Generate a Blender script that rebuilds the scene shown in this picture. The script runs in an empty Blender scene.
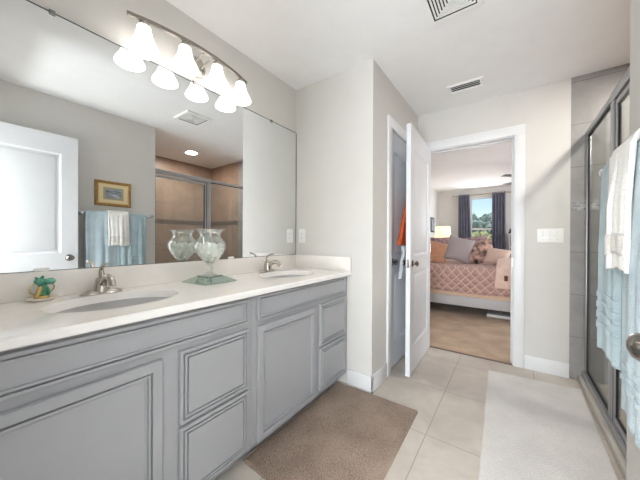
import bpy, bmesh, math, random
from mathutils import Vector, Matrix, noise
random.seed(7)
S = bpy.context.scene
COL = S.collection
PI = math.pi

# ------------------------------------------------------------------ camera
F_PX, YAW, PITCH, ROLL, CAM_H = 270.319, 35.434, .208, .264, 1.123
def cam_ray(px, py):
    t, a, r = (math.radians(q) for q in (YAW, PITCH, ROLL))
    u, v = (px - 320) / F_PX, (py - 240) / F_PX
    u, v = u * math.cos(r) + v * math.sin(r), -u * math.sin(r) + v * math.cos(r)
    y = v * math.cos(a) + math.sin(a); z = math.cos(a) - v * math.sin(a)
    return Vector((math.cos(t) * u - math.sin(t) * z, math.sin(t) * u + math.cos(t) * z, -y))
fw = cam_ray(320, 240).normalized()
rt = (cam_ray(330, 240) - cam_ray(320, 240)).normalized()
up = rt.cross(fw).normalized()
cd = bpy.data.cameras.new('camera'); cam = bpy.data.objects.new('camera', cd); COL.objects.link(cam)
cd.sensor_width = 36; cd.sensor_fit = 'HORIZONTAL'; cd.lens = 36 * F_PX / 640; cd.clip_start = .01
cam.matrix_world = Matrix(((rt.x, up.x, -fw.x, 0), (rt.y, up.y, -fw.y, 0), (rt.z, up.z, -fw.z, CAM_H), (0, 0, 0, 1)))
S.camera = cam

# ------------------------------------------------------------------ world, sun, large lights, exposure
W = bpy.data.worlds.new('sky'); S.world = W; W.use_nodes = True
nt = W.node_tree; nt.nodes.clear()
sk = nt.nodes.new('ShaderNodeTexSky'); sk.sky_type = 'NISHITA'; sk.sun_disc = False
sk.sun_elevation = math.radians(40); sk.sun_rotation = math.radians(150); sk.altitude = 0
bg = nt.nodes.new('ShaderNodeBackground'); bg.inputs['Strength'].default_value = .11
wo = nt.nodes.new('ShaderNodeOutputWorld')
nt.links.new(sk.outputs[0], bg.inputs[0]); nt.links.new(bg.outputs[0], wo.inputs[0])

def light(name, kind, loc, energy, color=(1, 1, 1), size=.1, sizey=None, rot=(0, 0, 0)):
    d = bpy.data.lights.new(name, kind); d.energy = energy; d.color = color
    if kind == 'AREA':
        d.size = size
        if sizey: d.shape = 'RECTANGLE'; d.size_y = sizey
    elif kind == 'POINT': d.shadow_soft_size = size
    elif kind == 'SUN': d.angle = size
    o = bpy.data.objects.new(name, d); COL.objects.link(o); o.location = loc; o.rotation_euler = rot
    return o
light('outdoor_sun', 'SUN', (0, 12, 10), 2.6, (1, .95, .88), .02, rot=(math.radians(48), 0, math.radians(-35)))
light('hall_up_fill', 'AREA', (.04, -1.75, .45), 46, (.89, .95, 1), .8, .4, rot=(math.radians(118), 0, 0))  # unseen fill added behind the camera, aimed up to brighten the ceiling
light('hall_overhead_fill', 'AREA', (-.15, -1.0, 2.38), 34, (.90, .96, 1), 1.2, 1.2)  # overhead fill added out of view behind the doorway
light('hall_forward_fill', 'AREA', (-.05, -1.85, 1.3), 36, (.89, .95, 1), 1.2, 2.0, rot=(math.radians(90), 0, 0))  # added fill shining forward through the doorway behind the camera
light('bedroom_side_fill', 'AREA', (2.75, 5.6, 1.5), 64, (.86, .93, 1), 2.6, 1.8, rot=(0, math.radians(90), 0))  # added side fill, stands in for an assumed window out of view
light('window_daylight', 'AREA', (-.63, 7.9, 1.5), 16, (.92, .96, 1), .5, 1.4, rot=(math.radians(-90), 0, 0))
S.view_settings.view_transform = 'Standard'; S.view_settings.look = 'None'
S.view_settings.gamma = 1; S.view_settings.use_curve_mapping = False
S.view_settings.exposure = 0.58
S.cycles.use_denoising = True
S.cycles.max_bounces = 14; S.cycles.diffuse_bounces = 10; S.cycles.glossy_bounces = 5
S.cycles.transparent_max_bounces = 16; S.cycles.transmission_bounces = 8
S.cycles.caustics_reflective = True; S.cycles.caustics_refractive = False
S.cycles.sample_clamp_indirect = 4

# ------------------------------------------------------------------ materials
def lin(c):
    f = lambda v: v / 12.92 if v <= .04045 else ((v + .055) / 1.055) ** 2.4
    return tuple(f(q / 255) for q in c) + (1,)
class Mat:
    def __init__(s, name):
        s.m = bpy.data.materials.new(name); s.m.use_nodes = True; s.t = s.m.node_tree
        s.b = s.t.nodes['Principled BSDF']; s.out = s.t.nodes['Material Output']
    def n(s, kind, **kw):
        x = s.t.nodes.new('ShaderNode' + kind)
        for k, v in kw.items():
            if k in x.inputs: x.inputs[k].default_value = v
            else: setattr(x, k, v)
        return x
    def l(s, a, b): s.t.links.new(a, b)
    def coord(s, axes=None, scale=None):
        tc = s.n('TexCoord'); o = tc.outputs['Object']
        if axes:
            sp = s.n('SeparateXYZ'); cb = s.n('CombineXYZ'); s.l(o, sp.inputs[0])
            for i, a in enumerate(axes): s.l(sp.outputs['XYZ'.index(a)], cb.inputs[i])
            o = cb.outputs[0]
        if scale:
            mp = s.n('Mapping'); mp.inputs['Scale'].default_value = scale; s.l(o, mp.inputs[0]); o = mp.outputs[0]
        return o
def simple(name, c, rough=.5, metal=0, c2=None, nscale=8, bump=0, bscale=200, detail=3, stretch=None, spec=None, sheen=0):
    M = Mat(name); b = M.b
    b.inputs['Roughness'].default_value = rough; b.inputs['Metallic'].default_value = metal
    b.inputs['Base Color'].default_value = lin(c)
    if spec is not None: b.inputs['Specular IOR Level'].default_value = spec
    if sheen: b.inputs['Sheen Weight'].default_value = sheen
    co = M.coord(scale=stretch)
    nz = M.n('TexNoise', Scale=nscale, Detail=detail); M.l(co, nz.inputs['Vector'])
    rp = M.n('ValToRGB'); M.l(nz.outputs['Fac'], rp.inputs[0])
    c2 = c2 or tuple(max(0, q - 3) for q in c)
    rp.color_ramp.elements[0].position = .32; rp.color_ramp.elements[1].position = .68
    rp.color_ramp.elements[0].color = lin(c2); rp.color_ramp.elements[1].color = lin(c)
    M.l(rp.outputs[0], b.inputs['Base Color'])
    if bump:
        n2 = M.n('TexNoise', Scale=bscale, Detail=4); M.l(co, n2.inputs['Vector'])
        bp = M.n('Bump', Strength=bump, Distance=.004); M.l(n2.outputs['Fac'], bp.inputs['Height']); M.l(bp.outputs[0], b.inputs['Normal'])
    return M.m
def emit(name, c, strength, rim=None):
    M = Mat(name); b = M.b
    b.inputs['Base Color'].default_value = lin(c); b.inputs['Roughness'].default_value = .35
    b.inputs['Emission Color'].default_value = lin(c); b.inputs['Emission Strength'].default_value = strength
    if rim:                                      # frosted glass glows least by the socket
        tc = M.n('TexCoord'); sp = M.n('SeparateXYZ'); M.l(tc.outputs['Object'], sp.inputs[0])
        mr = M.n('MapRange'); mr.inputs[1].default_value = rim[0]; mr.inputs[2].default_value = rim[1]
        mr.inputs[3].default_value = strength * rim[2]; mr.inputs[4].default_value = strength
        M.l(sp.outputs[2], mr.inputs[0]); M.l(mr.outputs[0], b.inputs['Emission Strength'])
    return M.m
def glass(name, tint=(255, 255, 255), base=.04, edge=.5, rough=.02, milky=None):
    M = Mat(name); M.t.nodes.remove(M.b)
    tr = M.n('BsdfTransparent'); tr.inputs[0].default_value = lin(tint)
    gl = M.n('BsdfGlossy', Roughness=rough); lw = M.n('LayerWeight', Blend=.35)
    mr = M.n('MapRange'); mr.inputs[3].default_value = base; mr.inputs[4].default_value = edge
    M.l(lw.outputs['Facing'], mr.inputs[0])
    mx = M.n('MixShader'); M.l(mr.outputs[0], mx.inputs[0]); M.l(tr.outputs[0], mx.inputs[1]); M.l(gl.outputs[0], mx.inputs[2])
    o = mx.outputs[0]
    if milky:
        df = M.n('BsdfDiffuse'); df.inputs[0].default_value = lin((240, 245, 242))
        m2 = M.n('MixShader'); m2.inputs[0].default_value = milky
        M.l(o, m2.inputs[1]); M.l(df.outputs[0], m2.inputs[2]); o = m2.outputs[0]
    M.l(o, M.out.inputs[0])
    return M.m
def tile(name, c, c2, grout, axes, bw, bh, off=(0, 0), offset=0.0, rough=.4, mortar=.0025, stain=None, nsc=3.0):
    M = Mat(name); b = M.b; b.inputs['Roughness'].default_value = rough
    co = M.coord(axes); mp = M.n('Mapping'); mp.inputs['Location'].default_value = (-off[0], -off[1], 0); M.l(co, mp.inputs[0])
    br = M.n('TexBrick', Scale=1.0); br.offset = offset; br.squash = 1
    br.inputs['Brick Width'].default_value = bw; br.inputs['Row Height'].default_value = bh
    br.inputs['Mortar Size'].default_value = mortar; br.inputs['Mortar Smooth'].default_value = .1
    M.l(mp.outputs[0], br.inputs['Vector'])
    nz = M.n('TexNoise', Scale=nsc, Detail=8, Roughness=.62); nz.inputs['Distortion'].default_value = .6
    tc = M.n('TexCoord'); M.l(tc.outputs['Object'], nz.inputs['Vector'])
    rp = M.n('ValToRGB'); M.l(nz.outputs['Fac'], rp.inputs[0])
    rp.color_ramp.elements[0].position = .3; rp.color_ramp.elements[1].position = .7
    rp.color_ramp.elements[0].color = lin(c2); rp.color_ramp.elements[1].color = lin(c)
    M.l(rp.outputs[0], br.inputs['Color1']); M.l(rp.outputs[0], br.inputs['Color2']); br.inputs['Mortar'].default_value = lin(grout)
    M.l(br.outputs['Color'], b.inputs['Base Color'])
    bp = M.n('Bump', Strength=.3, Distance=.002); bp.invert = True
    M.l(br.outputs['Fac'], bp.inputs['Height']); M.l(bp.outputs[0], b.inputs['Normal'])
    return M.m

M_WALL = simple('greige_wall_paint', (212, 210, 206), .75, c2=(210, 208, 204), bump=.06, bscale=260)
M_CEIL = simple('white_ceiling_paint', (238, 238, 238), .85, bump=.12, bscale=160)
M_TRIM = simple('white_trim_paint', (226, 227, 229), .35)
M_DOOR = simple('white_door_paint', (224, 226, 230), .38)
M_CAB = simple('grey_cabinet_paint', (160, 162, 166), .42, c2=(158, 160, 164))
M_COUNTER = simple('cultured_marble', (242, 241, 239), .12, c2=(238, 236, 234), nscale=14)
M_SPLASH = simple('cultured_marble_splash', (238, 234, 230), .14, c2=(234, 230, 226), nscale=14)
M_NICKEL = simple('brushed_nickel', (196, 192, 184), .24, 1)
M_CHROME = simple('polished_chrome', (225, 226, 228), .08, 1)
M_ALU = simple('satin_aluminium', (172, 173, 175), .42, .85)
M_DARKRUB = simple('black_gasket', (28, 28, 30), .6)
M_DARKMET = simple('pewter_knob_metal', (150, 147, 142), .2, 1)
M_MIRROR = simple('mirror_silver', (238, 240, 240), .0, 1, c2=(238, 240, 240))
M_MIRROREDGE = simple('mirror_edge', (90, 96, 96), .3, .6)
M_PLASTIC = simple('white_plastic', (240, 240, 238), .35)
M_PLASTICSLOT = simple('dark_slot', (50, 50, 52), .6)
M_SHADE = emit('frosted_shade_glass', (255, 251, 247), 2.2, rim=(.125, .07, .26))
M_BULB = emit('bulb_glass', (255, 240, 215), 5.0)
M_FLOOR = tile('floor_porcelain_tile', (207, 199, 190), (184, 175, 166), (156, 148, 140), 'XYZ', .55, .55, (-.40, 1.62), nsc=4)
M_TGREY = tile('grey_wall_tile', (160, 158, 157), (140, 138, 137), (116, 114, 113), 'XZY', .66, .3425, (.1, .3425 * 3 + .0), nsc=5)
M_TBRX = tile('warm_light_tint_tile_x', (166, 140, 122), (142, 117, 100), (118, 100, 88), 'XZY', .36, .3425, (.51, 0), nsc=4)  # warm light inside the shower is put into this tile colour
M_TBRY = tile('warm_light_tint_tile_y', (166, 140, 122), (142, 117, 100), (118, 100, 88), 'YZX', .36, .3425, (.12, 0), nsc=4)  # same warm light put into the back wall colour
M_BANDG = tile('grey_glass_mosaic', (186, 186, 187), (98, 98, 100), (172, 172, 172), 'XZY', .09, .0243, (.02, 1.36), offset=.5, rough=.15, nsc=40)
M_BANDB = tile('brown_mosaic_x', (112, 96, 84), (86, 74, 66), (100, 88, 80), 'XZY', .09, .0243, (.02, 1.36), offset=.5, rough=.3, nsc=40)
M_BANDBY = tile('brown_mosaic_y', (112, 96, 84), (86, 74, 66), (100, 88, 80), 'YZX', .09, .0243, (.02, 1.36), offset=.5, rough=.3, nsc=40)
M_PAN = simple('shower_pan', (190, 184, 176), .5)
M_SHGLASS = glass('shower_glass', (243, 246, 245), .03, .35)
M_VASE = glass('vase_crystal', (252, 254, 253), .05, .6, .03, milky=.05)
M_PANE = glass('window_glass', (250, 252, 253), .02, .3)
M_STONE = simple('white_pebble', (252, 252, 248), .5, c2=(244, 246, 238), nscale=40)
M_PLINTH = simple('mirrored_glass', (186, 203, 194), .06, .85)
M_PLINTHEDGE = simple('mirrored_glass_edge', (120, 138, 128), .12, .7)
M_GREEN = simple('green_glaze', (70, 150, 118), .18, c2=(36, 96, 66), nscale=60)
M_TEAL = simple('teal_glaze', (110, 178, 160), .18, c2=(64, 140, 116), nscale=70)
M_GOLD = simple('gold_trim', (206, 180, 120), .25, .8)
M_DISH = simple('cream_dish', (240, 232, 220), .25)
M_CARPET = simple('beige_carpet', (196, 168, 140), .95, c2=(172, 144, 118), nscale=5, bump=.7, bscale=220, sheen=.2)
M_MATW = None
def rug(name, c, c2, cell, strength, line=False):
    M = Mat(name); b = M.b; b.inputs['Roughness'].default_value = .95; b.inputs['Sheen Weight'].default_value = .15
    co = M.coord()
    vo = M.n('TexVoronoi', Scale=cell); M.l(co, vo.inputs['Vector'])
    nz = M.n('TexNoise', Scale=4.5, Detail=5); M.l(co, nz.inputs['Vector'])
    n2 = M.n('TexNoise', Scale=cell * 1.3, Detail=3); M.l(co, n2.inputs['Vector'])
    ad = M.n('Math', operation='ADD'); M.l(nz.outputs['Fac'], ad.inputs[0]); M.l(n2.outputs['Fac'], ad.inputs[1])
    dv = M.n('Math', operation='MULTIPLY'); M.l(ad.outputs[0], dv.inputs[0]); dv.inputs[1].default_value = .5
    rp = M.n('ValToRGB'); M.l(dv.outputs[0], rp.inputs[0])
    rp.color_ramp.elements[0].position = .38; rp.color_ramp.elements[1].position = .62
    rp.color_ramp.elements[0].color = lin(c2); rp.color_ramp.elements[1].color = lin(c)
    M.l(rp.outputs[0], b.inputs['Base Color'])
    bp = M.n('Bump', Strength=strength, Distance=.006); bp.invert = True
    M.l(vo.outputs['Distance'], bp.inputs['Height']); M.l(bp.outputs[0], b.inputs['Normal'])
    return M.m
M_MATW = rug('pale_grey_loop_mat', (226, 223, 220), (206, 202, 199), 130, .55)
M_MATB = rug('brown_chenille_mat', (164, 143, 127), (124, 105, 91), 120, .8)
M_TOWB = simple('pale_blue_terry', (192, 208, 216), .95, c2=(174, 194, 204), nscale=14, bump=.9, bscale=240, sheen=.25)
M_TOWG = simple('grey_blue_terry', (176, 195, 202), .95, c2=(158, 180, 188), nscale=14, bump=.9, bscale=240, sheen=.25)
M_TOWW = simple('white_terry', (242, 240, 236), .95, c2=(230, 228, 224), nscale=14, bump=.9, bscale=260, sheen=.2)
M_SEQ = simple('beaded_band', (238, 236, 232), .4, .1, c2=(214, 210, 204), nscale=240, bump=.8, bscale=300)
M_FRAMEW = simple('gilt_frame_wood', (176, 138, 80), .35, .25, c2=(128, 94, 50), nscale=30, stretch=(1, 6, 1))
M_FRAMEI = simple('gilt_frame_lip', (214, 186, 128), .35, .3)
M_MATBOARD = simple('cream_mat_board', (226, 208, 166), .8)
M_MATGREEN = simple('sage_mat_board', (160, 158, 134), .8)
M_PRINT = simple('grey_landscape_print', (178, 182, 194), .6, c2=(70, 76, 88), nscale=26, stretch=(1, .5, 2.2), detail=6)
M_QUILT = None
def quilt():
    M = Mat('diamond_quilt'); b = M.b; b.inputs['Roughness'].default_value = .8; b.inputs['Sheen Weight'].default_value = .3
    tc = M.n('TexCoord'); sp = M.n('SeparateXYZ'); M.l(tc.outputs['Object'], sp.inputs[0])
    yz = M.n('Math', operation='SUBTRACT'); M.l(sp.outputs[2], yz.inputs[0]); M.l(sp.outputs[1], yz.inputs[1])
    fac = []
    for sg in ('ADD', 'SUBTRACT'):
        a = M.n('Math', operation=sg); M.l(sp.outputs[0], a.inputs[0]); M.l(yz.outputs[0], a.inputs[1])
        m = M.n('Math', operation='MULTIPLY'); M.l(a.outputs[0], m.inputs[0]); m.inputs[1].default_value = 8.2
        p = M.n('Math', operation='PINGPONG'); M.l(m.outputs[0], p.inputs[0]); p.inputs[1].default_value = .5
        fac.append(p.outputs[0])
    mn = M.n('Math', operation='MINIMUM'); M.l(fac[0], mn.inputs[0]); M.l(fac[1], mn.inputs[1])
    rp = M.n('ValToRGB'); M.l(mn.outputs[0], rp.inputs[0])
    rp.color_ramp.elements[0].position = .02; rp.color_ramp.elements[1].position = .11
    rp.color_ramp.elements[0].color = lin((232, 200, 184)); rp.color_ramp.elements[1].color = lin((196, 160, 152))
    M.l(rp.outputs[0], b.inputs['Base Color'])
    bp = M.n('Bump', Strength=1, Distance=.05); M.l(mn.outputs[0], bp.inputs['Height']); M.l(bp.outputs[0], b.inputs['Normal'])
    return M.m
M_QUILT = quilt()
M_PEACHSHEET = simple('peach_sheet', (226, 200, 176), .85, sheen=.2)
M_PEACH = simple('peach_ruffle', (238, 194, 164), .85, c2=(222, 168, 136), nscale=20, sheen=.3)
M_GREYSATIN = simple('grey_satin', (164, 152, 152), .5, sheen=.3)
M_BLUSH = simple('blush_linen', (216, 188, 174), .85, sheen=.2)
M_PATT = simple('floral_print', (228, 186, 168), .85, c2=(40, 34, 40), nscale=13, detail=4)
M_PATT2 = simple('mauve_print', (196, 168, 170), .85, c2=(120, 92, 96), nscale=22)
M_THROW = simple('peach_fleece', (242, 216, 204), .95, c2=(230, 198, 184), nscale=20, bump=.8, bscale=80, sheen=.4)
M_LEATHER = simple('brown_label', (96, 58, 46), .6)
M_RAIL = simple('grey_upholstery', (196, 196, 200), .7)
M_BLACK = simple('black_metal', (24, 23, 24), .4)
M_LAMPSH = emit('linen_lamp_shade', (255, 226, 178), .8)
M_LAMPB = simple('brass_lamp_base', (150, 124, 84), .35, .6)
M_DKWOOD = simple('dark_stained_wood', (62, 50, 44), .45, c2=(44, 34, 30), nscale=12, stretch=(1, 1, 6))
M_CURT = simple('slate_curtain', (104, 106, 124), .8, c2=(90, 92, 110), sheen=.2)
M_FAN = simple('dark_fan_blade', (74, 66, 62), .45)
M_ORANGE = simple('orange_nylon', (206, 92, 44), .6, c2=(172, 70, 30), nscale=14, bump=.5, bscale=30)
M_LTCLOTH = simple('pale_grey_cotton', (206, 208, 212), .9, c2=(178, 184, 194), nscale=18)
M_BLUECLOTH = simple('dusty_blue_cotton', (134, 160, 178), .9)
M_LEAF = simple('tree_leaves', (156, 172, 164), .8, c2=(92, 114, 108), nscale=3.5, detail=6)
M_LEAF2 = simple('pale_tree_leaves', (176, 180, 130), .8, c2=(104, 112, 76), nscale=3.5, detail=6)
M_BARK = simple('bark', (90, 76, 64), .9)
M_GRASS = simple('lawn', (120, 134, 84), .95, c2=(96, 110, 66))
M_REGDARK = simple('vent_dark', (62, 62, 64), .8)
M_THRESH = simple('threshold_strip', (120, 104, 90), .5)

# ------------------------------------------------------------------ mesh helpers
class MB:
    def __init__(s): s.bm = bmesh.new()
    def box(s, x0, x1, y0, y1, z0, z1, bev=0, seg=2):
        vs = [s.bm.verts.new(p) for p in ((x0, y0, z0), (x1, y0, z0), (x1, y1, z0), (x0, y1, z0), (x0, y0, z1), (x1, y0, z1), (x1, y1, z1), (x0, y1, z1))]
        fs = [s.bm.faces.new([vs[i] for i in q]) for q in ((3, 2, 1, 0), (4, 5, 6, 7), (0, 1, 5, 4), (1, 2, 6, 5), (2, 3, 7, 6), (3, 0, 4, 7))]
        if bev:
            es = list({e for f in fs for e in f.edges})
            bmesh.ops.bevel(s.bm, geom=es, offset=bev, segments=seg, affect='EDGES', profile=.5)
        return s
    def lathe(s, prof, c=(0, 0, 0), seg=32, axis='Z', cap=True, sx=1, sy=1):
        rings = []
        for r, z in prof:
            ring = []
            for i in range(seg):
                a = 2 * PI * i / seg; p = (r * math.cos(a) * sx, r * math.sin(a) * sy, z)
                if axis == 'X': p = (p[2], p[0], p[1])
                elif axis == 'Y': p = (p[1], p[2], p[0])
                ring.append(s.bm.verts.new((p[0] + c[0], p[1] + c[1], p[2] + c[2])))
            rings.append(ring)
        for a, b in zip(rings, rings[1:]):
            for i in range(seg):
                j = (i + 1) % seg; s.bm.faces.new((a[i], a[j], b[j], b[i]))
        if cap:
            s.bm.faces.new(list(reversed(rings[0]))); s.bm.faces.new(rings[-1])
        return s
    def tube(s, pts, r, seg=10, cap=True, flat=1.0):
        pts = [Vector(p) for p in pts]; rr = r if isinstance(r, (list, tuple)) else [r] * len(pts)
        rings = []; ref = None
        for i, p in enumerate(pts):
            t = (pts[min(i + 1, len(pts) - 1)] - pts[max(i - 1, 0)]).normalized()
            if ref is None:
                ref = Vector((0, 0, 1)) if abs(t.z) < .9 else Vector((1, 0, 0))
            n1 = (ref - t * ref.dot(t)).normalized(); n2 = t.cross(n1); ref = n1
            rings.append([s.bm.verts.new(p + rr[i] * (n1 * math.cos(2 * PI * k / seg) * flat + n2 * math.sin(2 * PI * k / seg))) for k in range(seg)])
        for a, b in zip(rings, rings[1:]):
            for k in range(seg):
                j = (k + 1) % seg; s.bm.faces.new((a[k], a[j], b[j], b[k]))
        if cap: s.bm.faces.new(list(reversed(rings[0]))); s.bm.faces.new(rings[-1])
        return s
    def grid(s, fn, nu, nv, closeu=False):
        vs = [[s.bm.verts.new(fn(i / (nu if closeu else nu - 1), j / (nv - 1))) for j in range(nv)] for i in range(nu)]
        for i in range(nu if closeu else nu - 1):
            for j in range(nv - 1):
                k = (i + 1) % nu
                s.bm.faces.new((vs[i][j], vs[k][j], vs[k][j + 1], vs[i][j + 1]))
        return s
    def ico(s, c, r, sub=2, amp=0, fr=3, sc=(1, 1, 1)):
        ret = bmesh.ops.create_icosphere(s.bm, subdivisions=sub, radius=1)
        for v in ret['verts']:
            d = v.co.copy(); k = 1 + amp * noise.noise(d * fr + Vector(c) * 7.3)
            v.co = Vector((d.x * r * k * sc[0] + c[0], d.y * r * k * sc[1] + c[1], d.z * r * k * sc[2] + c[2]))
        return s
    def loops(s, prof, rect, fn):
        """nested rectangles: prof = [(inset, height)...]; fn(a, b, h) -> point; last loop filled"""
        a0, a1, b0, b1 = rect; prev = None
        for ins, h in prof:
            lp = [s.bm.verts.new(fn(a, b, h)) for a, b in ((a0 + ins, b0 + ins), (a1 - ins, b0 + ins), (a1 - ins, b1 - ins), (a0 + ins, b1 - ins))]
            if prev:
                for i in range(4):
                    j = (i + 1) % 4; s.bm.faces.new((prev[i], prev[j], lp[j], lp[i]))
            prev = lp
        s.bm.faces.new(prev)
        return s
    def build(s, name, mat, parent=None, smooth=35, loc=None, solid=0, subsurf=0):
        bmesh.ops.recalc_face_normals(s.bm, faces=s.bm.faces[:])
        me = bpy.data.meshes.new(name); s.bm.to_mesh(me); s.bm.free()
        if smooth:
            for p in me.polygons: p.use_smooth = True
            me.set_sharp_from_angle(angle=math.radians(smooth))
        me.materials.append(mat)
        o = bpy.data.objects.new(name, me); COL.objects.link(o)
        if parent: o.parent = parent
        if loc: o.location = loc
        if solid:
            md = o.modifiers.new('thickness', 'SOLIDIFY'); md.thickness = solid; md.offset = 0
        if subsurf:
            md = o.modifiers.new('smooth', 'SUBSURF'); md.levels = subsurf; md.render_levels = subsurf
        return o
def tag(o, label, cat, group=None, kind=None):
    o['label'] = label; o['category'] = cat
    if group: o['group'] = group
    if kind: o['kind'] = kind
    return o
def thing(name, label, cat, loc=(0, 0, 0), rz=0, group=None):
    o = bpy.data.objects.new(name, None); COL.objects.link(o); o.empty_display_size = .05
    o.location = loc; o.rotation_euler = (0, 0, rz)
    return tag(o, label, cat, group)
def struct(o, label=None, cat=None):
    o['kind'] = 'structure'
    if label: o['label'] = label; o['category'] = cat
    return o

# ------------------------------------------------------------------ room constants
XL, XR = -1.57, .353           # mirror wall, towel wall
YB, YJ, YF = -.02, 1.832, 2.97 # back wall, jog wall, doorway wall
XJ = -.834                     # closet side wall
XT, XS = .382, 1.511           # where tile starts, shower back wall
YW = 1.49                      # end of the towel wall
H = 2.44
CT = .876                      # counter height
GX = .486                      # shower glass plane

# ------------------------------------------------------------------ setting
struct(MB().box(-1.75, 1.6, -2.1, YF, -.06, 0).build('floor', M_FLOOR, smooth=0), 'pale grey beige square tile bathroom floor', 'floor')
struct(MB().box(-1.9, 2.9, YF, 8.2, -.06, .002).build('floor_bedroom', M_CARPET, smooth=0), 'tan carpet floor of the bedroom', 'floor')
struct(MB().box(-1.75, 1.65, -2.1, YF + .06, H, H + .08).build('ceiling', M_CEIL, smooth=0), 'white textured bathroom ceiling', 'ceiling')
struct(MB().box(-1.9, 2.9, YF + .06, 8.2, H, H + .08).build('ceiling_bedroom', M_CEIL, smooth=0), 'white bedroom ceiling', 'ceiling')
struct(MB().box(XL - .1, XL, YB - .12, YJ + .12, 0, H).build('wall_left', M_WALL, smooth=0), 'greige wall behind the vanity mirror', 'wall')
m = MB(); m.box(XL, XJ, YJ, YJ + .1, 0, H)
m.box(XJ - .11, XJ, YJ + .1, 2.192, 0, H).box(XJ - .11, XJ, 2.905, YF, 0, H).box(XJ - .11, XJ, 2.192, 2.905, 2.055, H)
struct(m.build('wall_closet', M_WALL, smooth=0), 'greige jutting wall corner at the end of the vanity', 'wall')
struct(MB().box(XL, XL + .02, YJ + .1, YF, 0, H).build('wall_closet_back', M_WALL, smooth=0))
m = MB(); m.box(XJ, -.757, YF, YF + .12, 0, H).box(.014, XT, YF, YF + .12, 0, H).box(-.757, .014, YF, YF + .12, 2.053, H).box(-1.75, XJ, YF, YF + .12, 0, H)
struct(m.build('wall_far', M_WALL, smooth=0), 'greige wall with the bedroom doorway', 'wall')
struct(MB().box(XR, .47, YB, YW, 0, H).build('wall_right', M_WALL, smooth=0), 'greige wall with the towel bar and picture', 'wall')
m = MB(); m.box(-1.75, -.53, YB - .12, YB, 0, H).box(.262, .6, YB - .12, YB, 0, H).box(-.53, .262, YB - .12, YB, 2.055, H)
struct(m.build('wall_back', M_WALL, smooth=0))
m = MB(); m.box(-1.2, -1.1, -2.1, YB - .12, 0, H).box(.8, .9, -2.1, YB - .12, 0, H).box(-1.2, .9, -2.1, -2.0, 0, H)
struct(m.build('wall_hall', M_WALL, smooth=0))
# shower walls
struct(MB().box(XS, XS + .1, YW - .1, YF + .12, 0, H).build('wall_shower_back', M_TBRY, smooth=0), 'back wall tile of the shower, warm light in its taupe colour', 'wall')
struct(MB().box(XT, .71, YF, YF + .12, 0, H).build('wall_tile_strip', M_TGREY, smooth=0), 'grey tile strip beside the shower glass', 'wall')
struct(MB().box(.71, XS, YF, YF + .12, 0, H).build('wall_shower_end', M_TBRX, smooth=0), 'end wall tile inside the shower, warm light in its taupe colour', 'wall')  # continues the grey tile wall, with warm light painted into the colour
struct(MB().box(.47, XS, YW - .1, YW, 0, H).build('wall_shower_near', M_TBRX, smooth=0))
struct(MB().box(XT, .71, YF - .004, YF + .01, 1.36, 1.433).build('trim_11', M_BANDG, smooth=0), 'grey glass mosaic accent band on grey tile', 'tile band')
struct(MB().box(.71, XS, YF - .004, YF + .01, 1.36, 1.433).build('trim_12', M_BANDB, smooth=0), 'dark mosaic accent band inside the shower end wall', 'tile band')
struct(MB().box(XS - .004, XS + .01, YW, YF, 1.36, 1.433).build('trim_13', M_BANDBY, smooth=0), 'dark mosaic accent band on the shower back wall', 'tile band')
struct(MB().box(.53, XS, YW, YF, -.01, .012).build('floor_shower', M_PAN, smooth=0))
struct(MB().box(.435, .53, YW, YF, 0, .045, .006).build('trim_14', M_PAN), 'low stone curb under the shower glass', 'curb')
# bedroom shell
m = MB(); wx0, wx1, wz0, wz1 = -.90, -.33, .75, 2.22
m.box(-1.9, wx0, 8.05, 8.17, 0, H).box(wx1, 2.9, 8.05, 8.17, 0, H).box(wx0, wx1, 8.05, 8.17, 0, wz0).box(wx0, wx1, 8.05, 8.17, wz1, H)
struct(m.build('wall_bedroom_far', M_WALL, smooth=0), 'greige bedroom wall with the window', 'wall')
struct(MB().box(-1.8, -1.69, YF + .12, 8.05, 0, H).build('wall_bedroom_left', M_WALL, smooth=0), 'greige bedroom wall beside the lamp', 'wall')
struct(MB().box(2.8, 2.9, YF + .12, 8.05, 0, H).build('wall_bedroom_right', M_WALL, smooth=0))
struct(MB().box(XT, 2.9, YF + .12, YF + .2, 0, H).build('wall_bedroom_near', M_WALL, smooth=0))
# baseboards
def baseboard(name, segs, label=None):
    m = MB()
    for q in segs: m.box(*q, 0, .122, .005, 2)
    return struct(m.build(name, M_TRIM), label, 'baseboard' if label else None)
baseboard('baseboard_closet', [(-1.03, XJ + .016, YJ - .016, YJ), (XJ, XJ + .016, YJ - .016, 2.095)], 'white baseboard wrapping the jutting wall corner')
baseboard('baseboard_far', [(.09, XT, YF - .016, YF)], 'white baseboard under the light switches')
baseboard('baseboard_right', [(XR - .016, XR, YB, YW)], 'white baseboard under the towel bar')
baseboard('baseboard_bedroom', [(-1.69, 2.8, 8.034, 8.05), (-1.69, -1.674, YF + .12, 8.03)])
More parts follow.
